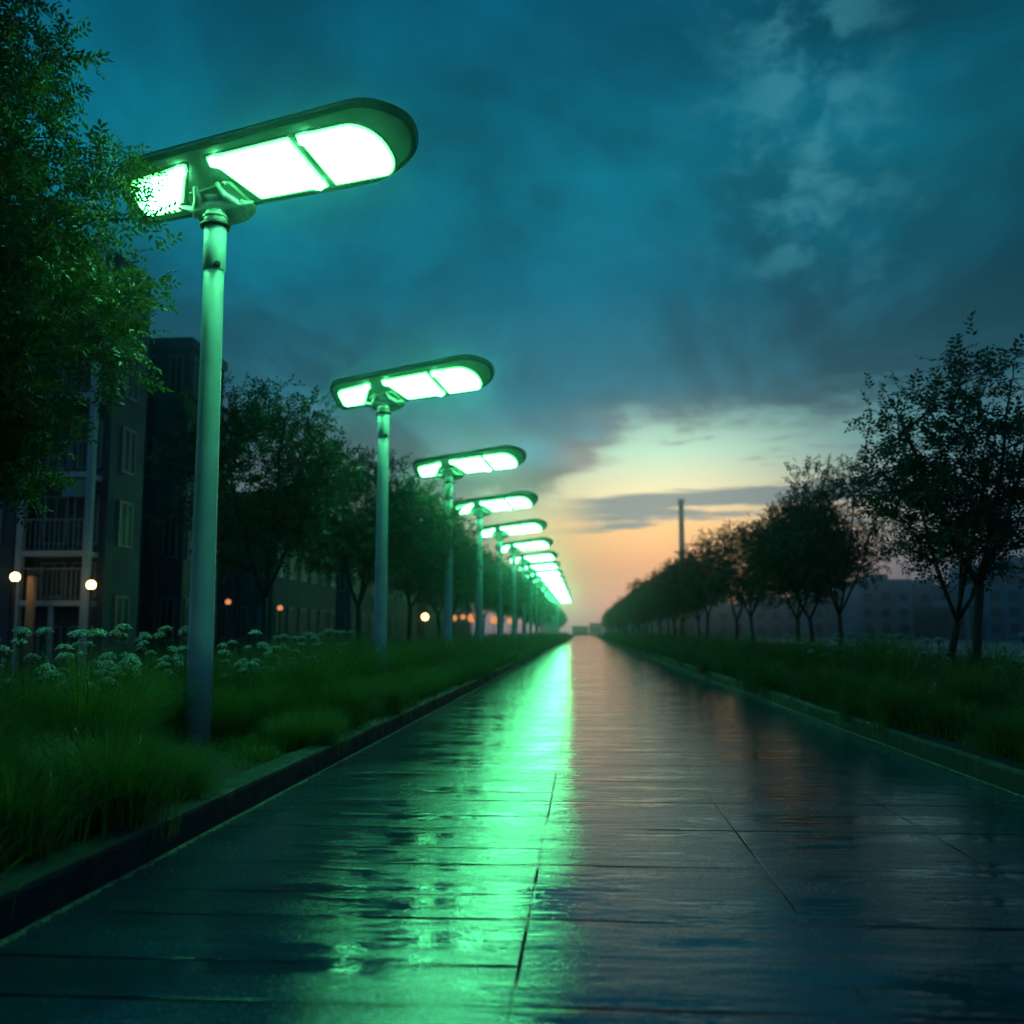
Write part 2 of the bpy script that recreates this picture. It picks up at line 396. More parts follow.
# strip of grit washed against the kerb foot: ragged edge, its own thin sheet
for sx, mf, w0 in ((KL, 1, .035), (KR, -1, .03)):
    rng = random.Random(5 + mf); V = []; F = []; y = -10; i = 0
    while y < 120:
        wd = w0 * (.35 + .9 * rng.random()); V += [(sx, y, .010), (sx + mf * wd * .55, y, .013), (sx + mf * wd, y, .0025)]
        if i: F += [(i*3-3, i*3-2, i*3+1, i*3), (i*3-2, i*3-1, i*3+2, i*3+1)]
        i += 1; y += .035 if y < 30 else .3
    if mf < 0: F = [f[::-1] for f in F]
    mb = MB(); mb.add(V, F, True); struct(mb.obj('gutter_grit', M['grit']), 'stuff')
def bed(x0, x1):
    nx, ny = 14, 260; rng = np.random.default_rng(3)
    xs = np.linspace(x0, x1, nx); ys = -15 + (YE + 15) * np.linspace(0, 1, ny) ** 1.6
    X, Y = np.meshgrid(xs, ys); Z = .13 + rng.uniform(-.02, .03, X.shape); Z[:, 0] = .12; Z[:, -1] = -.04
    V = np.stack([X, Y, Z], -1).reshape(-1, 3); I = np.arange(nx * ny).reshape(ny, nx)
    F = np.stack([I[:-1, :-1], I[:-1, 1:], I[1:, 1:], I[1:, :-1]], -1).reshape(-1, 4)
    if x1 < x0: F = F[:, ::-1]
    struct(link('flower_bed', npmesh('flower_bed', V, F, M['soil']), None))
bed(KL - .2, -8.5); bed(KR + .2, 7.6)

# ------------------------------------------------------------------ street lamps
def rounded(pts, rad, n=5):
    out = []; L = len(pts)
    for i in range(L):
        p = Vector(pts[i]); a = Vector(pts[i-1]) - p; b_ = Vector(pts[(i+1) % L]) - p
        r = min(rad[i], a.length*.49, b_.length*.49); a.normalize(); b_.normalize()
        if r < 1e-4: out.append((p.x, p.y)); continue
        p0, p2 = p + a*r, p + b_*r
        for k in range(n + 1):
            t = k/n; q = p0*(1-t)**2 + p*2*t*(1-t) + p2*t*t; out.append((q.x, q.y))
    return out
def loft(mb, outline, zs, insets, cx, cy, smooth=False, capb=True, capt=True):
    """outline scaled inwards per level"""
    n = len(outline); V = []; F = []
    o = [Vector(p) for p in outline]
    nor = []
    for i in range(n):
        e = (o[(i+1) % n] - o[i-1]).normalized(); nor.append(Vector((-e.y, e.x)))
    for z_, s_ in zip(zs, insets):
        for i in range(n):
            q = o[i] + nor[i]*s_; V.append((q.x, q.y, z_))
    for l in range(len(zs)-1):
        for i in range(n): F.append((l*n+i, l*n+(i+1) % n, (l+1)*n+(i+1) % n, (l+1)*n+i))
    if capb: F.append(tuple(range(n-1, -1, -1)))
    if capt: F.append(tuple(range((len(zs)-1)*n, len(zs)*n)))
    mb.add(V, F, smooth)
POLE_H = 5.33
HEAD_PITCH, HEAD_ROLL, HEAD_YAW = R(36), R(4.6), R(-9)
def make_lamp(label):
    t = thing('street_lamp', label, 'street lamp', (0, 0, 0), 0, 'green street lamps along the left kerb')
    mb = MB(); zs = [0, 1.0, 2.5, 4.0, POLE_H - .32]; mb.tube([(0, 0, q) for q in zs], [.125, .118, .110, .102, .097], 28)
    pole = mb.obj('pole', M['pole'], t)
    mb = MB(); mb.tube([(0, 0, POLE_H-.70), (0, 0, POLE_H-.69), (0, 0, POLE_H-.25), (0, 0, POLE_H-.24)], [.100, .111, .111, .100], 28); mb.obj('sleeve', M['pole'], pole)
    mb = MB(); a0 = POLE_H-.25
    mb.tube([(0, 0, a0), (0, 0, a0+.008), (0, 0, a0+.028), (0, 0, a0+.036)], [.115, .150, .150, .118], 28); mb.obj('collar', M['dark'], pole)
    mb = MB(); mb.tube([(.06, -.085, POLE_H-.66), (.075, -.125, POLE_H-.66), (.077, -.130, POLE_H-.66)], [.034, .034, .022], 10)
    mb.obj('bolt', M['dark'], pole)
    # casting between pole and head
    mb = MB(); a0 = POLE_H - .215
    mb.tube([(0, 0, a0), (0, 0, a0+.08), (0, -.01, a0+.15), (0, -.03, a0+.24), (0, -.07, a0+.30)], [.118, .108, .098, .104, .112], 20)
    mb.tube([(0, -.01, a0+.06), (0, -.01, a0+.075), (0, -.01, a0+.09)], [.108, .124, .108], 20)
    br = mb.obj('bracket', M['cast'], t)
    # head in its own frame
    Mh = Matrix.Translation((0, -.03, POLE_H + .07)) @ Matrix.Rotation(HEAD_YAW, 4, 'Z') @ Matrix.Rotation(-HEAD_ROLL, 4, 'Y') @ Matrix.Rotation(-HEAD_PITCH, 4, 'X')
    # local: +x outwards over the path, -y near (upper) edge, -z underside
    YN, YF = -.60, .16
    ol = rounded([(-.82, YF-.10), (-.74, YF), (1.52, YF), (1.86, YF-.20), (1.90, YN+.24), (1.58, YN), (-.70, YN+.14), (-.82, YN+.26)],
                 [.08, .10, .30, .22, .24, .40, .16, .08], 7)
    ol = ol[::-1] if False else ol
    # ensure counter clockwise
    ar = sum(ol[i-1][0]*ol[i][1] - ol[i][0]*ol[i-1][1] for i in range(len(ol)))
    if ar < 0: ol = ol[::-1]
    mb = MB()
    loft(mb, ol, [-.012, 0, .05, .085, .112, .122], [.022, 0.0, -.0, .018, .085, .18], 0, 0, False)
    hs = mb.obj('housing', M['housing'], t); hs.matrix_local = Mh @ Matrix.Diagonal((1.15, 1.08, 1.2, 1))
    # pale underside plate with lip, set 3 mm proud
    mb = MB(); loft(mb, ol, [-.016, -.012], [.05, .04], 0, 0, False)
    mb.obj('underside', M['under'], hs)
    mb = MB(); loft(mb, ol, [.048, .052, .060, .064], [-.002, -.012, -.012, -.002], 0, 0, False, False, False); mb.obj('rim', M['housing'], hs)
    # fins on the back of the housing
    mb = MB()
    for k in range(14): mb.box((.2+k*.09, YN+.20, .10), (.215+k*.09, YF-.16, .16))
    mb.obj('cooling_fins', M['housing'], hs)
    def panel(pts, rad):
        q = rounded(pts, rad, 6)
        ar = sum(q[i-1][0]*q[i][1] - q[i][0]*q[i-1][1] for i in range(len(q)))
        if ar < 0: q = q[::-1]
        mb = MB(); loft(mb, q, [-.058, -.055, -.047, -.034, -.0165], [.075, .040, .020, .004, 0], 0, 0); p = mb.obj('light_panel', M['led'], hs)
        at = p.data.attributes.new('core', 'FLOAT', 'POINT'); nq = len(q)
        at.data.foreach_set('value', [1.0]*nq + [.75]*nq + [.22]*nq + [0.0]*(2*nq))
        mb = MB(); n = len(q); V = []; F = []
        oo = [Vector(a) for a in q]
        for i in range(n):
            e = (oo[(i+1) % n]-oo[i-1]).normalized(); nr = Vector((-e.y, e.x))
            for off, z_ in ((-.003, -.0165), (-.003, -.026), (-.014, -.026), (-.022, -.0165)):
                c = oo[i] + nr*off; V.append((c.x, c.y, z_))
        for i in range(n):
            for k in range(3): F.append((i*4+k, ((i+1) % n)*4+k, ((i+1) % n)*4+k+1, i*4+k+1))
        mb.add(V, F); mb.obj('panel_frame', M['under'], p)
    n0, f0 = YN + .185, YF - .065
    panel([(.40, f0), (1.03, f0), (.85, n0-.005), (.08, n0+.03)], [.03, .02, .02, .03])
    panel([(1.09, f0), (1.60, f0), (1.66, f0-.12), (1.62, n0+.16), (1.44, n0-.02), (.91, n0-.01)], [.02, .08, .12, .14, .14, .02])
    panel([(-.70, f0-.03), (-.34, f0-.03), (-.10, n0+.05), (-.70, n0+.12)], [.10, .04, .04, .10])
    # mounting plate reaching past the lower edge, two webs and hand-sized castings
    mb = MB(); mb.prism(rounded([(-.22, YF-.24), (.20, YF-.30), (.34, YF+.02), (.20, YF+.11), (-.06, YF+.12), (-.22, YF+.04)], [.04, .04, .05, .06, .04, .05], 5), -.060, -.020); 
    mp = mb.obj('mounting_plate', M['cast'], hs)
    mb = MB()
    for sx in (-1, 1):
        mb.tube([(sx*.10, -.16, -.065), (sx*.12, -.05, -.085), (sx*.20, .06, -.075), (sx*.24, .14, -.055)], [.02, .034, .03, .016], 10)
    mb.tube([(-.30, .02, -.05), (-.18, .05, -.08), (-.02, .02, -.10), (.16, .06, -.08), (.33, .10, -.045)], [.018, .036, .045, .034, .016], 10)
    for (bx_, by_) in ((-.16, -.10), (.16, -.14), (.24, .06), (-.14, .09)): mb.tube([(bx_, by_, -.058), (bx_, by_, -.082)], [.02, .02], 8)
    mb.obj('rib', M['cast'], mp)
    return t
LX, L0, LS, NL = -3.62, 9.45, 8.72, 17
ordw = ['nearest', 'second', 'third', 'fourth', 'fifth', 'sixth', 'seventh', 'eighth', 'ninth']
lamp = make_lamp('nearest and largest green-lit street lamp, beside the big overhanging tree')
lamp.location = (LX, L0, .11)
LAB = {1: 'second street lamp from the camera, whole green-lit head clear against the teal sky',
       2: 'third street lamp from the camera, green head with one wide and one short glowing panel'}
for i in range(1, NL):
    lab = LAB.get(i) or (f'{ordw[i]} street lamp from the camera in the line of green-lit lamps' if i < 8 else
           'far green street lamp whose head merges into one glowing line')
    dup(lamp, (LX + random.Random(i).uniform(-.04, .04), L0 + LS*i, .11), R(random.Random(i+50).uniform(-1.5, 1.5)), lab)

# ------------------------------------------------------------------ trees
def leaf_template(rng, n=11, L=.22, ll=.05, lw=.022):
    """a small spray: leaflets on both sides of a short arching twig; returns verts (n*4,3) and tris"""
    V = []
    for i in range(n):
        t = (i + .6)/n; side = 1 if i % 2 else -1
        base = np.array([t*L, 0, .02*math.sin(t*2) - .04*t*t])
        d = np.array([.55 + rng.uniform(-.2, .2), side*(.8+rng.uniform(-.2, .2)) * (1 if i < n-1 else .1), rng.uniform(-.45, .25)]); d /= np.linalg.norm(d)
        up = np.array([rng.uniform(-.4, .4), rng.uniform(-.4, .4), 1]); s_ = np.cross(d, up); s_ /= np.linalg.norm(s_); up = np.cross(s_, d)
        q = ll*rng.uniform(.75, 1.2); ww = lw*rng.uniform(.8, 1.15)
        V += [base, base + d*q*.45 + s_*ww*.5 + up*.004, base + d*q - up*.006, base + d*q*.45 - s_*ww*.5 + up*.004]
    V = np.array(V); F = []
    for i in range(n): F += [[i*4, i*4+1, i*4+2], [i*4, i*4+2, i*4+3]]
    return V, np.array(F)
def rotm(rng, N, dirs):
    d = dirs/np.linalg.norm(dirs, axis=1, keepdims=True)
    r = rng.normal(size=(N, 3)); r[:, 2] += 1.2
    s_ = np.cross(r, d); s_ /= np.linalg.norm(s_, axis=1, keepdims=True); u_ = np.cross(d, s_)
    return np.stack([d, s_, u_], -1)           # columns
def grow(seed, trunk, limbs, env, ntar, sprays, ll, lw, tip=.0055, droop=.0, clump=.34, leaflets=11, sprL=.2):
    """trunk: list of points; limbs: list of point lists starting at the trunk end; env(p)->bool. returns (wood MB, crown V, F)"""
    rng = np.random.default_rng(seed)
    nodes = []; par = []
    def path(pts, p0):
        prev = p0
        for p in pts: nodes.append(np.array(p, float)); par.append(prev); prev = len(nodes)-1
        return prev
    chains = []
    k0 = len(nodes); tend = path(trunk, -1); chains.append(list(range(k0, len(nodes))))
    for l in limbs:
        st = tend if l[0] is None else l[0]; s0 = len(nodes); path(l[1:], st); chains.append([st] + list(range(s0, len(nodes))))
    tg = env(rng, ntar)
    sk = np.array(nodes)
    order = np.argsort(np.min(np.linalg.norm(tg[:, None] - sk[None], axis=2), axis=1))
    tips = []
    first = len(trunk)
    for ti in order:
        p = tg[ti]; A = np.array(nodes[first-1:]); dist = np.linalg.norm(A - p, axis=1) + .6*np.maximum(0, A[:, 2] - p[2] + .1)
        j = int(np.argmin(dist)) + first - 1; a = nodes[j]; L = np.linalg.norm(p - a)
        if L < .05: continue
        ns = max(2, int(L/.16)); mid = (a + p)/2 + rng.normal(size=3)*L*.10 + np.array([0, 0, -.08*L])
        pts = []
        for k in range(1, ns+1):
            t = k/ns; q = a*(1-t)**2 + mid*2*t*(1-t) + p*t*t; pts.append(q + rng.normal(size=3)*.010)
        s0 = len(nodes); path(pts, j); chains.append([j] + list(range(s0, len(nodes))))
        tips.append((p, (p - a)/L, pts))
    n = len(nodes); rad = np.zeros(n); acc = np.zeros(n)
    for i in range(n-1, -1, -1):
        rad[i] = max(tip**2.25, acc[i])**(1/2.25)
        if par[i] >= 0: acc[par[i]] += rad[i]**2.25*1.0
        # continuing chains must not grow with every node: radius passes on unchanged
    mb = MB()
    for ci, ch in enumerate(chains):
        rr = [rad[i] for i in ch]
        if ci >= 1: rr[0] = rr[1]*1.05
        if ci == 0: rr[0] *= 1.25; 
        if len(ch) > 1: mb.tube([nodes[i] for i in ch], rr, 10 if ci < 1+len(limbs) else 5, cap=True)
    # leaves
    B = []; Dn = []
    for (p, d, pts) in tips:
        ks = int(sprays*rng.uniform(.55, 1.4))
        for k in range(ks):
            if rng.random() < .35: q = pts[rng.integers(len(pts)//2, len(pts))]
            else: q = p
            o_ = rng.normal(size=3); o_ *= clump*rng.random()**.6/np.linalg.norm(o_); o_[2] *= .75
            B.append(q + o_); dd = o_/clump*.9 + d*.5 + rng.normal(size=3)*.45; dd[2] -= droop; Dn.append(dd)
    B = np.array(B); Dn = np.array(Dn); N = len(B)
    tv = [leaf_template(rng, leaflets, sprL, ll, lw) for _ in range(5)]
    Rm = rotm(rng, N, Dn); sc = rng.uniform(.7, 1.25, N)
    Vs = []; Fs = []; o0 = 0
    for q in range(5):
        idx = np.arange(q, N, 5); tV, tF = tv[q]
        vv = np.einsum('nij,vj->nvi', Rm[idx], tV)*sc[idx][:, None, None] + B[idx][:, None]
        nv = len(tV); ff = (tF[None] + (np.arange(len(idx))*nv)[:, None, None]) + o0
        Vs.append(vv.reshape(-1, 3)); Fs.append(ff.reshape(-1, 3)); o0 += len(idx)*nv
    return mb, np.concatenate(Vs), np.concatenate(Fs)
def ellip(c, r, lobes, seed, shell=.45, zcut=None):
    c = np.array(c); r = np.array(r)
    def f(rng, n):
        lr = np.random.default_rng(seed); ld = lr.normal(size=(lobes, 3)); ld /= np.linalg.norm(ld, axis=1, keepdims=True); la = lr.uniform(-.28, .26, lobes)
        out = []
        while len(out) < n:
            d = rng.normal(size=3); d /= np.linalg.norm(d); rr = (shell + (1-shell)*rng.random())**.7
            m_ = 1 + float(np.sum(la*np.exp(-(1-ld@d)*7)))
            p = c + d*r*rr*m_
            if zcut is not None and p[2] < zcut: continue
            out.append(p)
        return np.array(out)
    return f
def limbset(rng, top, n, L, spread, tend=None):
    out = []
    a0 = rng.uniform(0, 6.28)
    for i in range(n):
        a = a0 + i*6.283/n + rng.uniform(-.4, .4); s_ = spread*rng.uniform(.6, 1.2)
        pts = [None]
        for k in range(1, 7):
            t = k/6; pts.append((top[0] + math.cos(a)*s_*t**.8*L*.5 + rng.uniform(-.03, .03), top[1] + math.sin(a)*s_*t**.8*L*.5 + rng.uniform(-.03, .03), top[2] + L*t*(.92 if i % 2 else 1.0)))
        out.append(pts)
    return out
VAR = []
for sd_, (h_, cz, rx, rz_, lean, fork, nt) in enumerate([(5.3, 3.75, 1.5, 1.6, .05, 1.75, 210), (4.9, 3.5, 1.4, 1.5, -.12, 1.6, 180), (5.5, 3.85, 1.35, 1.65, .10, 1.9, 190), (4.7, 3.45, 1.5, 1.4, .02, 1.65, 190)]):
    rng = random.Random(sd_+11)
    top = (lean, rng.uniform(-.08, .08), fork)
    trunk = [(0, 0, -.1), (0, 0, .12), (lean*.3, .01, fork*.4), (lean*.6, -.01, fork*.7), top]
    lim = limbset(rng, top, 3 + sd_ % 2, cz + rz_*.45 - fork, .75)
    wood, V, F = grow(sd_+5, trunk, lim, ellip((lean*1.5, 0, cz), (rx, rx, rz_), 14, sd_+70, .36, 1.55), nt, (14, 7, 7, 14)[sd_], .085, .040, leaflets=9, sprL=.24, clump=.30, tip=.0078)
    VAR.append((wood.mesh('trunk', M['bark']), npmesh('crown', V, F, M['leaf_far'])))
def tree(v, x, y, rz, sc, label, group, tilt=0.0):
    t = thing('tree', label, 'tree', (x, y, .08), rz, group)
    t.scale = (sc[0], sc[0], sc[1]); t.rotation_euler = (0, tilt, rz)
    a = link('trunk', VAR[v][0], None, t); c_ = link('crown', VAR[v][1], None, t); return t
# near tree over the first lamp
rng = random.Random(4)
top = (-.05, 0, 1.9)
trunk = [(0, 0, -.1), (0, 0, .3), (.02, .02, 1.0), top]
lim = []
for (ex, ey, ez) in ((1.35, .2, 3.4), (1.0, -.9, 3.9), (.4, .9, 4.8), (-.9, .3, 4.4), (-.3, -1.0, 4.6), (.8, .3, 5.6), (1.75, -.1, 2.3)):
    pts = [None]
    for k in range(1, 8):
        tt = k/7; pts.append((top[0] + (ex-top[0])*tt + rng.uniform(-.04, .04), top[1] + (ey-top[1])*tt + rng.uniform(-.04, .04), top[2] + (ez-top[2])*(tt**.85) + rng.uniform(-.03, .03)))
    lim.append(pts)
wood, V, F = grow(42, trunk, lim, ellip((.47, 0, 4.05), (2.05, 1.25, 2.45), 22, 9, .25, 1.9), 640, 24, .064, .028, droop=.25, clump=.28, leaflets=11, sprL=.22)
nt_ = thing('tree', 'big leafy tree overhanging the top left corner in front of the nearest lamp', 'tree', (-6.17, 7.70, .08))
link('trunk', wood.mesh('trunk', M['bark']), None, nt_); link('crown', npmesh('crown', V, F, M['leaf']), None, nt_)
GL, GR = 'trees in the row behind the lamps', 'trees in the row along the right kerb'
LEFT = [(0, -4.62, 14.8, 'tree with forked trunk standing between the nearest and second lamp poles'),
        (3, -4.55, 20.4, 'tree with slim trunk just left of the second lamp pole'),
        (0, -4.6, 26.6, 'tree just right of the second lamp pole, left of the third'),
        (3, -4.6, 32.5, 'tree directly behind the third lamp pole')]
rg = random.Random(8)
for i, (v, x_, y_, lab) in enumerate(LEFT): tree(v, x_ - (.12 if i == 0 else 0), y_, rg.uniform(0, 6.28), ((.86, .93), (.95, .97), (1, 1), (1, 1))[i], lab, GL)
y_ = 38.0; k = 0
while y_ < 215:
    tree(k % 4, -4.7 + rg.uniform(-.3, .3), y_, rg.uniform(0, 6.28), (rg.uniform(.92, 1.1), rg.uniform(.90, 1.06)), 'far tree of the left row, merged into a dark mass behind the lamps', GL); k += 1
    y_ += 5.8 + rg.uniform(-.6, .6)
RIGHT = [(2, 5.0, 13.5, .3, (1.06, .90), .0, 'largest right-hand tree at the frame edge, dark trunk forking low above the grass'),
         (1, 4.78, 14.15, 2.2, (.90, .80), -.15, 'right-hand tree with a thin trunk leaning left, beside the largest tree'),
         (1, 5.05, 20.4, 1.0, (.80, .90), 0, 'third tree from the right frame edge with one straight trunk'),
         (3, 5.05, 22.9, 4.0, (.85, .84), 0, 'right of a close pair of thin trunks in the middle of the right row'),
         (0, 5.1, 24.6, 5.0, (.8, .80), -.05, 'left of a close pair of thin trunks in the middle of the right row'),
         (2, 5.2, 31.5, 3.3, (.95, .82), 0, 'single straight-trunked tree left of the close pair of trunks')]
for (v, x_, y_, rz, sc, tl, lab) in RIGHT: tree(v, x_, y_, rz, sc, lab, GR, tl)
y_ = 37.0; k = 1
while y_ < 215:
    tree(k % 4, 5.2 + rg.uniform(-.3, .3), y_, rg.uniform(0, 6.28), (rg.uniform(.95, 1.12), rg.uniform(.88, 1.0)), 'far tree of the right row, merged into a dark tapering mass', GR); k += 1
    y_ += 5.4 + rg.uniform(-.7, .7)

# ------------------------------------------------------------------ grass (uncountable)
def blades(rng, cx, cy, n, hgt, wid, spread, seg=3, wide=0.0):
    """tufts at cx,cy (arrays); n blades per tuft"""
    T = len(cx); N = T*n
    ox = rng.normal(size=N)*spread; oy = rng.normal(size=N)*spread
    bx = np.repeat(cx, n) + ox; by = np.repeat(cy, n) + oy
    h = np.repeat(hgt, n)*rng.uniform(.55, 1.12, N)
    th = np.arctan2(oy, ox) + rng.normal(size=N)*.9; bend = rng.uniform(.10, .62 + .25*wide, N)*h
    dx = np.cos(th); dy = np.sin(th); pw = th + np.pi/2 + rng.normal(size=N)*.5; wx = np.cos(pw); wy = np.sin(pw)
    V = np.zeros((N, 2*(seg)+1, 3))
    for k in range(seg):
        t = k/seg; off = bend*t**2.0; z = h*(t - .30*(bend/h)*t*t); ww = wid*(1 - .55*t)*.5
        V[:, 2*k] = np.stack([bx + dx*off - wx*ww, by + dy*off - wy*ww, .10 + z], -1)
        V[:, 2*k+1] = np.stack([bx + dx*off + wx*ww, by + dy*off + wy*ww, .10 + z], -1)
    V[:, 2*seg] = np.stack([bx + dx*bend, by + dy*bend, .10 + h*(1 - .30*(bend/h)) - .10*bend], -1)
    F = []
    for k in range(seg-1): a = 2*k; F += [[a, a+1, a+3], [a, a+3, a+2]]
    a = 2*(seg-1); F.append([a, a+1, a+2]); F = np.array(F)
    nv = 2*seg+1
    return V.reshape(-1, 3), (F[None] + (np.arange(N)*nv)[:, None, None]).reshape(-1, 3)
def grassbed(seed, xin, sgn, depth):
    rng = np.random.default_rng(seed); Vs = []; Fs = []; o = 0
    zones = [(1.2, 12, 17, 110, .0065, .075, 4), (12, 24, 12, 60, .009, .085, 3), (24, 60, 6, 30, .022, .11, 3), (60, 210, 2.2, 22, .055, .15, 2)]
    def open_view(cx, cy):            # low grass in front of the nearest pole's foot
        f = np.ones_like(cx)
        if sgn < 0:
            px0, py0 = LX, L0; ln = math.hypot(px0, py0); ux, uy = px0/ln, py0/ln
            al = cx*ux + cy*uy; pe = np.abs(-cx*uy + cy*ux)
            q = np.where((al > ln - 3.2) & (al < ln + .25), np.clip((pe - .20)/.30, 0, 1), 1.0)
            f = np.minimum(f, .12 + .88*q)
            for k in (1, 2):
                q = np.hypot((cx - LX - .3)/.5, (cy - (L0 + k*LS) + .7)/1.0); f = np.minimum(f, np.clip(q**3, .30, 1))
        return f
    for (y0, y1, den, n, wd, sp, seg) in zones:
        T = int((y1-y0)*depth*den); cx = xin + sgn*(.12 + rng.random(T)**.9*(depth-.1)); cy = rng.uniform(y0, y1, T)
        dist = np.abs(cx - xin)
        hh = (.16 + .20*np.clip(dist/.9, 0, 1))*rng.uniform(.8, 1.1, T)*open_view(cx, cy)
        V, F = blades(rng, cx, cy, n, hh, wd, sp, seg); Vs.append(V); Fs.append(F + o); o += len(V)
    # big arching fountain clumps over the low sward
    rows = [(.23, .62), (.95, .98), (1.7, 1.0), (2.4, .92)]
    for (y0, y1, st, n, wd, sp, seg) in [(1.4, 13, .78, 1500, .0070, .13, 5), (13, 30, .75, 650, .011, .14, 4), (30, 75, .95, 260, .026, .18, 3), (75, 200, 1.6, 120, .06, .25, 2)]:
        cx = []; cy = []; hh = []
        for (d, h_) in rows:
            y = y0 + rng.uniform(0, st)
            while y < y1:
                if rng.random() < .9:
                    cx.append(xin + sgn*(d + rng.normal()*.10)); cy.append(y); hh.append(h_*rng.uniform(.62, 1.12))
                y += st*rng.uniform(.75, 1.35)
        cx = np.array(cx); cy = np.array(cy); ov = open_view(cx, cy); hh = np.array(hh)*ov*(1.0 if sgn > 0 else 1.0)*(1.0 if y0 < 10 else 1.12)
        keep = ov > .97; cx, cy, hh = cx[keep], cy[keep], hh[keep]
        V, F = blades(rng, cx, cy, n, hh, wd, sp, seg, wide=1.0); Vs.append(V); Fs.append(F + o); o += len(V)
    g = link('grass', npmesh('grass', np.concatenate(Vs), np.concatenate(Fs), M['grass']), None)
    struct(g, 'stuff'); return g
grassbed(1, KL - .2, -1, 3.2); grassbed(2, KR + .2, 1, 3.2)

# ------------------------------------------------------------------ white umbel flowers
def umbel_mesh(seed):
    rng = random.Random(seed); mb = MB(); r0 = .078
    for i in range(64):
        a = rng.uniform(0, 6.28); r = r0*math.sqrt(rng.random()); zc = .042*(1-(r/r0)**2) + rng.uniform(-.004, .006)
        cx, cy_ = r*math.cos(a), r*math.sin(a); s_ = rng.uniform(.008, .014)
        mb.sphere((cx, cy_, zc), s_, 5, 3, .7)
    return mb.mesh('flower_head', M['petal'])
def stemray_mesh(seed):
    rng = random.Random(seed); mb = MB()
    for i in range(12):
        a = rng.uniform(0, 6.28); r = .05*math.sqrt(rng.random())
        mb.tube([(0, 0, -.07), (r*.5*math.cos(a), r*.5*math.sin(a), -.02), (r*math.cos(a), r*math.sin(a), .012)], [.0022, .0018, .0015], 4, False)
    return mb.mesh('flower_rays', M['stem'])
UM = [umbel_mesh(i) for i in range(4)]; RY = [stemray_mesh(i) for i in range(2)]
def flower_proto(seed):
    rng = random.Random(seed); t = bpy.data.objects.new('flower_proto', None)
    heads = []; mb = MB()
    for i in range(rng.randint(5, 9)):
        a = rng.uniform(0, 6.28); r = rng.uniform(.05, .26); h_ = rng.uniform(.62, 1.0)
        p = (r*math.cos(a), r*math.sin(a), h_)
        mb.tube([(p[0]*.15, p[1]*.15, 0), (p[0]*.4, p[1]*.4, h_*.5), (p[0]*.85, p[1]*.85, h_*.85), (p[0], p[1], h_-.06)], [.005, .0042, .0035, .003], 5, False)
        heads.append((p, rng.uniform(.55, 1.05), rng.randint(0, 3), (rng.uniform(-.3, .3), rng.uniform(-.3, .3))))
    # small stem leaves
    for i in range(40):
        a = rng.uniform(0, 6.28); r = rng.uniform(0, .15); z_ = rng.uniform(.1, .7); b_ = rng.uniform(0, 6.28); l = rng.uniform(.05, .11)
        q = Vector((r*math.cos(a), r*math.sin(a), z_)); d = Vector((math.cos(b_), math.sin(b_), .3)); s_ = Vector((-d.y, d.x, 0))*.014
        mb.add([q, q + d*l*.5 + s_, q + d*l, q + d*l*.5 - s_], [(0, 1, 2, 3)])
    return mb.mesh('stems', M['stem']), heads
FP = [flower_proto(i) for i in range(5)]
def flower(x_, y_, rz, sc, label, group):
    r = random.Random(int(x_*977 + y_*131)); st, heads = FP[r.randint(0, 4)]
    t = thing('white_flower_plant', label, 'flower', (x_, y_, .12), rz, group); t.scale = (sc, sc, sc)
    link('stems', st, None, t)
    for (p, s_, u_, tl) in heads:
        o = link('flower_head', UM[u_], None, t); o.location = p; o.scale = (s_,)*3; o.rotation_euler = (tl[0], tl[1], 0)
        q = link('rays', RY[u_ % 2], None, o)
    return t
rf = random.Random(77)
def fl_label(side, y_, x_):
    return ('white umbel flower plant among tall grass left of the nearest lamp pole' if y_ < 9.2 else
            'white umbel flower plant between the nearest and second lamp poles') if side == 'L' else 'sparse white umbel flower plant among the grass under the right-hand trees'
for i in range(13):
    y_ = 6.5 + 3.2*i/13 + rf.uniform(-.1, .1); x_ = -3.95 + rf.uniform(-.5, .4) - (y_-7)*.08
    flower(x_, y_, rf.uniform(0, 6.28), rf.uniform(.90, 1.14), 'white umbel flower plant among tall grass left of the nearest lamp pole', 'white flowers left of the nearest lamp pole')
for i in range(21):
    y_ = 9.9 + 6.5*i/21 + rf.uniform(-.2, .2); x_ = -4.0 + rf.uniform(-.5, .35)
    flower(x_, y_, rf.uniform(0, 6.28), rf.uniform(.92, 1.12), 'white umbel flower plant between the nearest and second lamp poles', 'white flowers between the first two lamp poles')
for i in range(26):
    y_ = rf.uniform(9.5, 22); x_ = 4.9 + rf.uniform(-.6, 1.0)
    flower(x_, y_, rf.uniform(0, 6.28), rf.uniform(.86, 1.06), 'sparse white umbel flower plant in the grass under the right-hand trees', 'white flowers under the right-hand trees')

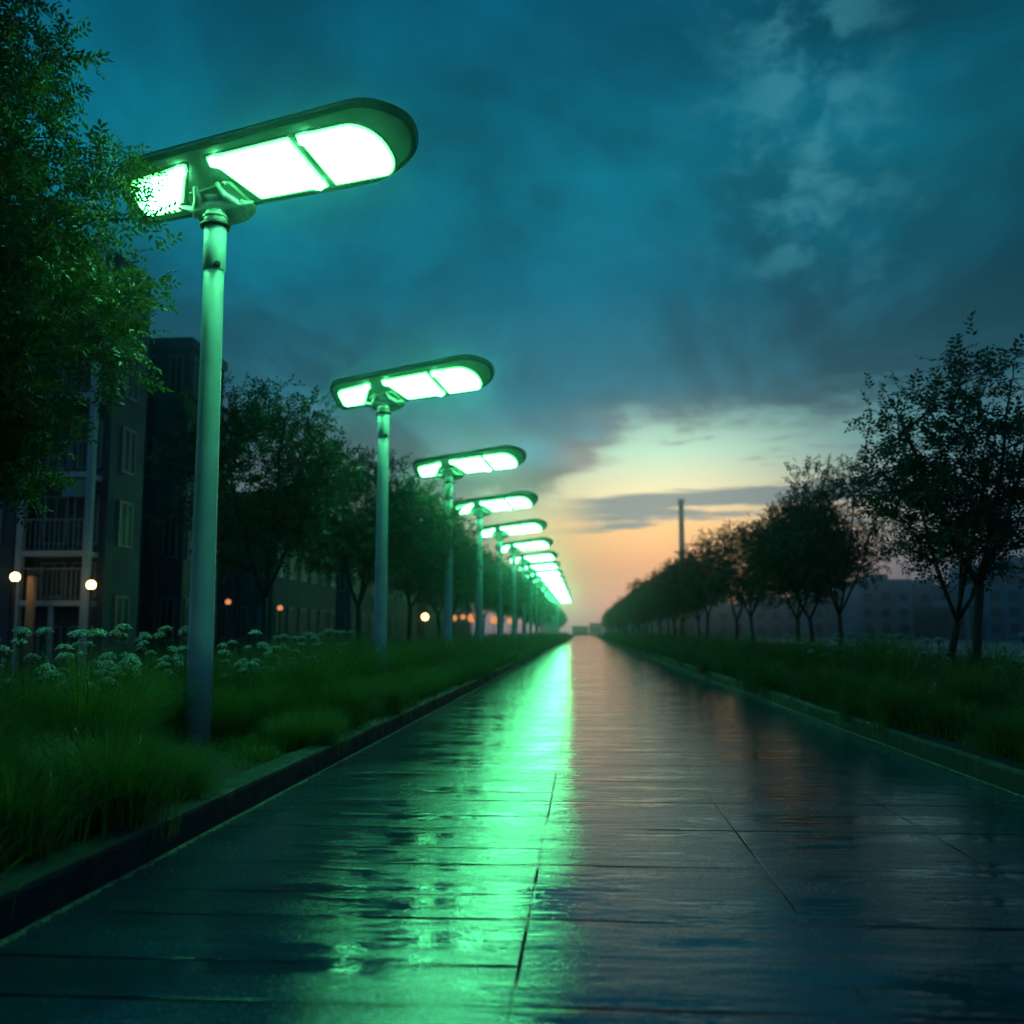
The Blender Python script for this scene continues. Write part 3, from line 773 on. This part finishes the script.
# ------------------------------------------------------------------ buildings on the left
WIN = {}
def window(parent, x_, y_, z_, wd, hg, side='front', pane='glass', name='window'):
    key = (round(wd, 2), round(hg, 2), pane)
    if key not in WIN:
        mb = MB(); f = .07
        mb.box((-wd/2, -.05, 0), (-wd/2+f, .02, hg)); mb.box((wd/2-f, -.05, 0), (wd/2, .02, hg))
        mb.box((-wd/2+f, -.05, 0), (wd/2-f, .02, f)); mb.box((-wd/2+f, -.05, hg-f), (wd/2-f, .02, hg)); mb.box((-.025, -.045, f), (.025, .02, hg-f))
        mp = MB(); mp.box((-wd/2+f, -.02, f), (wd/2-f, .015, hg-f))
        WIN[key] = (mb.mesh('window', M['frame']), mp.mesh('pane', M[pane]))
    a = link(name, WIN[key][0], None, parent); a.location = (x_, y_, z_)
    if side == 'right': a.rotation_euler = (0, 0, R(90))
    link('pane', WIN[key][1], None, a); return a
def block(name, label, x0, x1, y0, y1, h_, wallm, floors, bays, sbays, z0=.9, fh=2.9, pil=True, light_rows=()):
    t = thing(name, label, 'building', ((x0+x1)/2, y0, -.03)); cx = (x0+x1)/2
    mb = MB(); mb.box((x0-cx, 0, 0), (x1-cx, y1-y0, h_)); wl = mb.obj('wall', wallm, t)
    mb = MB(); mb.box((x0-cx-.1, -.1, h_), (x1-cx+.1, y1-y0+.1, h_+.35)); mb.obj('parapet', wallm, t)
    W_ = x1-x0
    for b_ in range(bays):
        bw = W_/bays; xc = x0-cx + bw*(b_+.5)
        for f in range(floors): window(t, xc, -.02, z0 + f*fh, min(1.5, bw*.55), 1.5, 'front', 'curtain' if (b_*7+f*5+int(abs(x0))) % 11 == 3 else 'glass')
        if pil:
            mb = MB(); mb.box((x0-cx+bw*b_-.13 + (.13 if b_ == 0 else 0), -.22, 0), (x0-cx+bw*b_+.13+ (.13 if b_ == 0 else 0), -.002, h_-.003)); mb.obj('pilaster', wallm, t)
    for b_ in range(sbays):
        bw = (y1-y0)/sbays
        for f in range(floors): window(t, x1-cx+.02, bw*(b_+.5), z0 + f*fh, min(1.5, bw*.55), 1.5, 'right', 'glass')
    return t
# pale balcony tower
t = thing('apartment_building', 'apartment block with pale balcony frame and slabs, left behind the overhanging tree', 'building', (-14.75, 27.6, -.03))
mb = MB(); mb.box((-1.25, .9, 0), (.90, 3.2, 12.6)); mb.obj('wall', M['facade_dark'], t)
for xx in (-1.25, .72):
    mb = MB(); mb.box((xx, -.1, 0), (xx+.17, .12, 12.8)); mb.obj('column', M['white_frame'], t)
for k in range(5):
    zz_ = .95 + k*2.0 if k else .0
for k, zz_ in enumerate((1.95, 3.35, 5.6, 7.9, 10.2, 12.5)):
    mb = MB(); mb.box((-1.079, -.06, zz_), (.719, .897, zz_+.16)); mb.obj('balcony_slab', M['white_frame'], t)
    if k in (0, 1, 2, 3, 4):
        mb = MB(); mb.box((-1.079, -.03, zz_+1.02), (.719, .01, zz_+1.07))
        for j in range(13): mb.box((-1.03+j*.14, -.02, zz_+.16), (-1.01+j*.14, 0, zz_+1.02))
        mb.obj('railing', M['frame'], t)
for zz_ in (.35, 2.2, 3.75, 6.0, 8.3, 10.6):
    for xx in (-.62, .30): window(t, xx, .88, zz_, .75, 1.45 if zz_ > 3 else 1.05, 'front', 'glass')
for zz_ in (.9, 3.75, 6.0, 8.3, 10.6): window(t, .92, 2.0, zz_, .9, 1.4, 'right', 'glass')
mb = MB(); mb.box((-.02, .0, 3.95+1.1), (.70, .03, 3.95+1.6)); mb.obj('balcony_screen', M['curtain'], t)
mb = MB(); mb.box((-.22, -.04, 0), (-.12, .10, 1.949)); mb.obj('post', M['white_frame'], t)
# left neighbour wing
block('apartment_building', 'dark wing at the far left edge, lower storeys beside the pale balcony frame', -24, -16.3, 27.9, 36, 11.5, M['facade_dark'], 3, 5, 0)
block('apartment_building', 'tall dark blue-grey block with vertical strips directly behind the nearest lamp pole', -20.8, -14.0, 34.6, 38.0, 11.4, M['facade_dark'], 4, 7, 3)
block('apartment_building', 'low dim block with vertical pilasters seen under the first tree crown', -19, -14.3, 46, 58, 7.4, M['facade'], 2, 5, 6)
block('apartment_building', 'distant dim building glimpsed between the tree trunks left of the second lamp pole', -22, -14.8, 64, 90, 8.0, M['facade'], 2, 5, 10)
block('apartment_building', 'farthest dim building behind the left tree row near the small warm lights', -26, -15.5, 100, 140, 9.0, M['facade'], 3, 5, 12)
# orange-lit pillar and warm wall lamps
t = thing('pillar', 'slim pillar glowing orange from the warm lamp beside it, at the far left', 'pillar', (-15.15, 26.95, -.03))
mb = MB(); mb.tube([(0, 0, 0), (0, 0, 2.75)], [.13, .12], 14); mb.obj('shaft', M['pillar_lamplit'], t); mb = MB(); mb.tube([(0, 0, 2.75), (0, 0, 2.80), (0, 0, 2.86)], [.15, .16, .1], 14); mb.obj('cap', M['dark'], t)
def globe_lamp(x_, y_, zc, r, mk, label, group=None, name='globe_lamp'):
    t = thing(name, label, 'lamp', (x_, y_, -.03), 0, group); zc += .03
    mb = MB(); mb.tube([(0, 0, 0), (0, 0, .04), (0, 0, .05), (0, 0, zc-r-.05)], [.10, .10, .04, .035], 10); mb.obj('post', M['dark'], t)
    mb = MB(); mb.tube([(0, 0, zc-r-.05), (0, 0, zc-r-.01), (0, 0, zc-r+.02)], [.04, .08, .07], 12); mb.obj('fitter', M['dark'], t)
    mb = MB(); mb.sphere((0, 0, zc), r, 18, 12); mb.obj('globe', M[mk], t); return t
for (a, b_, Y, r, mk, lab, grp) in [
    (15, 577, 26.3, .125, 'warm', 'bright warm globe lamp at the far left edge, left of the orange pillar', None),
    (91, 585, 26.8, .125, 'warm', 'bright warm globe lamp in front of the pale balcony frame', None),
    (425, 617, 62, .22, 'warm_yel', 'single bright yellow globe light between the second and third lamp poles', None),
    (228, 602, 42, .12, 'warm_dim', 'faint orange globe light just right of the nearest lamp pole', None),
    (280, 608, 44, .12, 'warm_dim', 'faint orange globe light right of the first forked trunk', None),
    (454, 618, 80, .25, 'warm_dim', None, 1), (463, 617, 84, .22, 'warm_dim', None, 1), (472, 618, 78, .34, 'warm_dim', None, 1),
    (494, 620, 88, .36, 'warm_dim', None, 1), (510, 621, 96, .3, 'warm_dim', None, 1), (524, 622, 104, .3, 'warm_dim', None, 1)]:
    X, Y_, Z = atpx(a, b_, Y)
    globe_lamp(X, Y_, Z, r, mk, lab or 'small dim orange globe light low behind the third to seventh lamp poles', 'warm globe lights behind the left tree row' if grp else None)

# ------------------------------------------------------------------ far right skyline, chimney, horizon
def farblock(px0, px1, ytop, Y, label, dk=False, dep=18):
    x0, x1 = atpx(px0, ytop, Y)[0], atpx(px1, ytop, Y)[0]; h_ = atpx((px0+px1)/2, ytop, Y)[2]
    t = thing('apartment_tower', label, 'building', ((x0+x1)/2, Y, -.03)); hw = (x1-x0)/2
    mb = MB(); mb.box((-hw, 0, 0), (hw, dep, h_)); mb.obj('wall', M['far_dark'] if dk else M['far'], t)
    mb = MB(); mb.box((-hw*.3, 4, h_), (hw*.35, dep-4, h_+1.2)); mb.obj('roof_housing', M['far'], t)
    nb = max(2, int(hw*2/3.2)); bw = hw*2/nb; fl = max(2, int((h_-1)/3))
    for i in range(nb):
        if i:
            mb = MB(); mb.box((-hw+bw*i-.3, -.5, 0), (-hw+bw*i+.3, -.002, h_-.3)); mb.obj('pilaster', M['far'], t)
        for f in range(fl):
            mb = MB(); mb.box((-hw+bw*(i+.5)-.8, -.06, 1+f*3.0), (-hw+bw*(i+.5)+.8, -.003, 2.6+f*3.0)); mb.obj('window', M['far_dark'], t)
        # side facing the path
    return t
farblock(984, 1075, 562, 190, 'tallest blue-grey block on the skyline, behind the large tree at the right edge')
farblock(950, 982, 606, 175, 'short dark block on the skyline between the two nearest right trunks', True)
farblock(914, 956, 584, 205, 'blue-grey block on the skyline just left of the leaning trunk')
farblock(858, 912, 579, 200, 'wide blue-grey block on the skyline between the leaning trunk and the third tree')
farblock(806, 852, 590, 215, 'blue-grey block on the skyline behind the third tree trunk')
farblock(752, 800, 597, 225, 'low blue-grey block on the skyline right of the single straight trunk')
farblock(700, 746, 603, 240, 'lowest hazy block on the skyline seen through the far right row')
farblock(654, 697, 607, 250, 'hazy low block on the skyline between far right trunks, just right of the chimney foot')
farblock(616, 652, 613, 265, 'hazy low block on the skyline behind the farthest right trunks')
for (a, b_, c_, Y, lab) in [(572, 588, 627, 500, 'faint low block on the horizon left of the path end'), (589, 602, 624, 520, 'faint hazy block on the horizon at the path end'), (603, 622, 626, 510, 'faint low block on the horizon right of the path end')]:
    x0, x1 = (a-583)/1013*Y, (b_-583)/1013*Y; h_ = 1.2 + (632-c_)/1013*Y
    t = thing('far_building', lab, 'building', ((x0+x1)/2, Y, -.03)); hw = (x1-x0)/2
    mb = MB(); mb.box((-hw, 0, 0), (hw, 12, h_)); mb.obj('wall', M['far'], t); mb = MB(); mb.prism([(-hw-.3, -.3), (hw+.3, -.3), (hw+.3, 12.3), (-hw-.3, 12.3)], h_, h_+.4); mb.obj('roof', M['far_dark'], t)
X, Y_, Z = atpx(681, 499, 235)
t = thing('chimney', 'tall thin dark chimney mast rising above the far right trees', 'chimney', (X, Y_, -.03))
mb = MB(); mb.tube([(0, 0, 0), (0, 0, 10), (0, 0, Z-1.2)], [.95, .75, .58], 14); mb.obj('shaft', M['dark'], t)
mb = MB(); mb.tube([(0, 0, Z-1.2), (0, 0, Z-1.1), (0, 0, Z-.2), (0, 0, Z)], [.58, .74, .74, .5], 14); mb.obj('cap', M['dark'], t)

# ------------------------------------------------------------------ haze
mb = MB(); mb.box((-340, -70, -1.05), (340, 570, 36))
hz = struct(mb.obj('haze', None), 'stuff')
m = bpy.data.materials.new('haze'); m.use_nodes = True; m.node_tree.nodes.clear(); n = NT(m.node_tree)
pv = n.N.new('ShaderNodeVolumePrincipled'); pv.inputs['Color'].default_value = (.46, .84, 1, 1); pv.inputs['Density'].default_value = .0020; pv.inputs['Anisotropy'].default_value = .95
o = n.N.new('ShaderNodeOutputMaterial'); n.L.new(pv.outputs[0], o.inputs['Volume']); hz.data.materials.append(m)
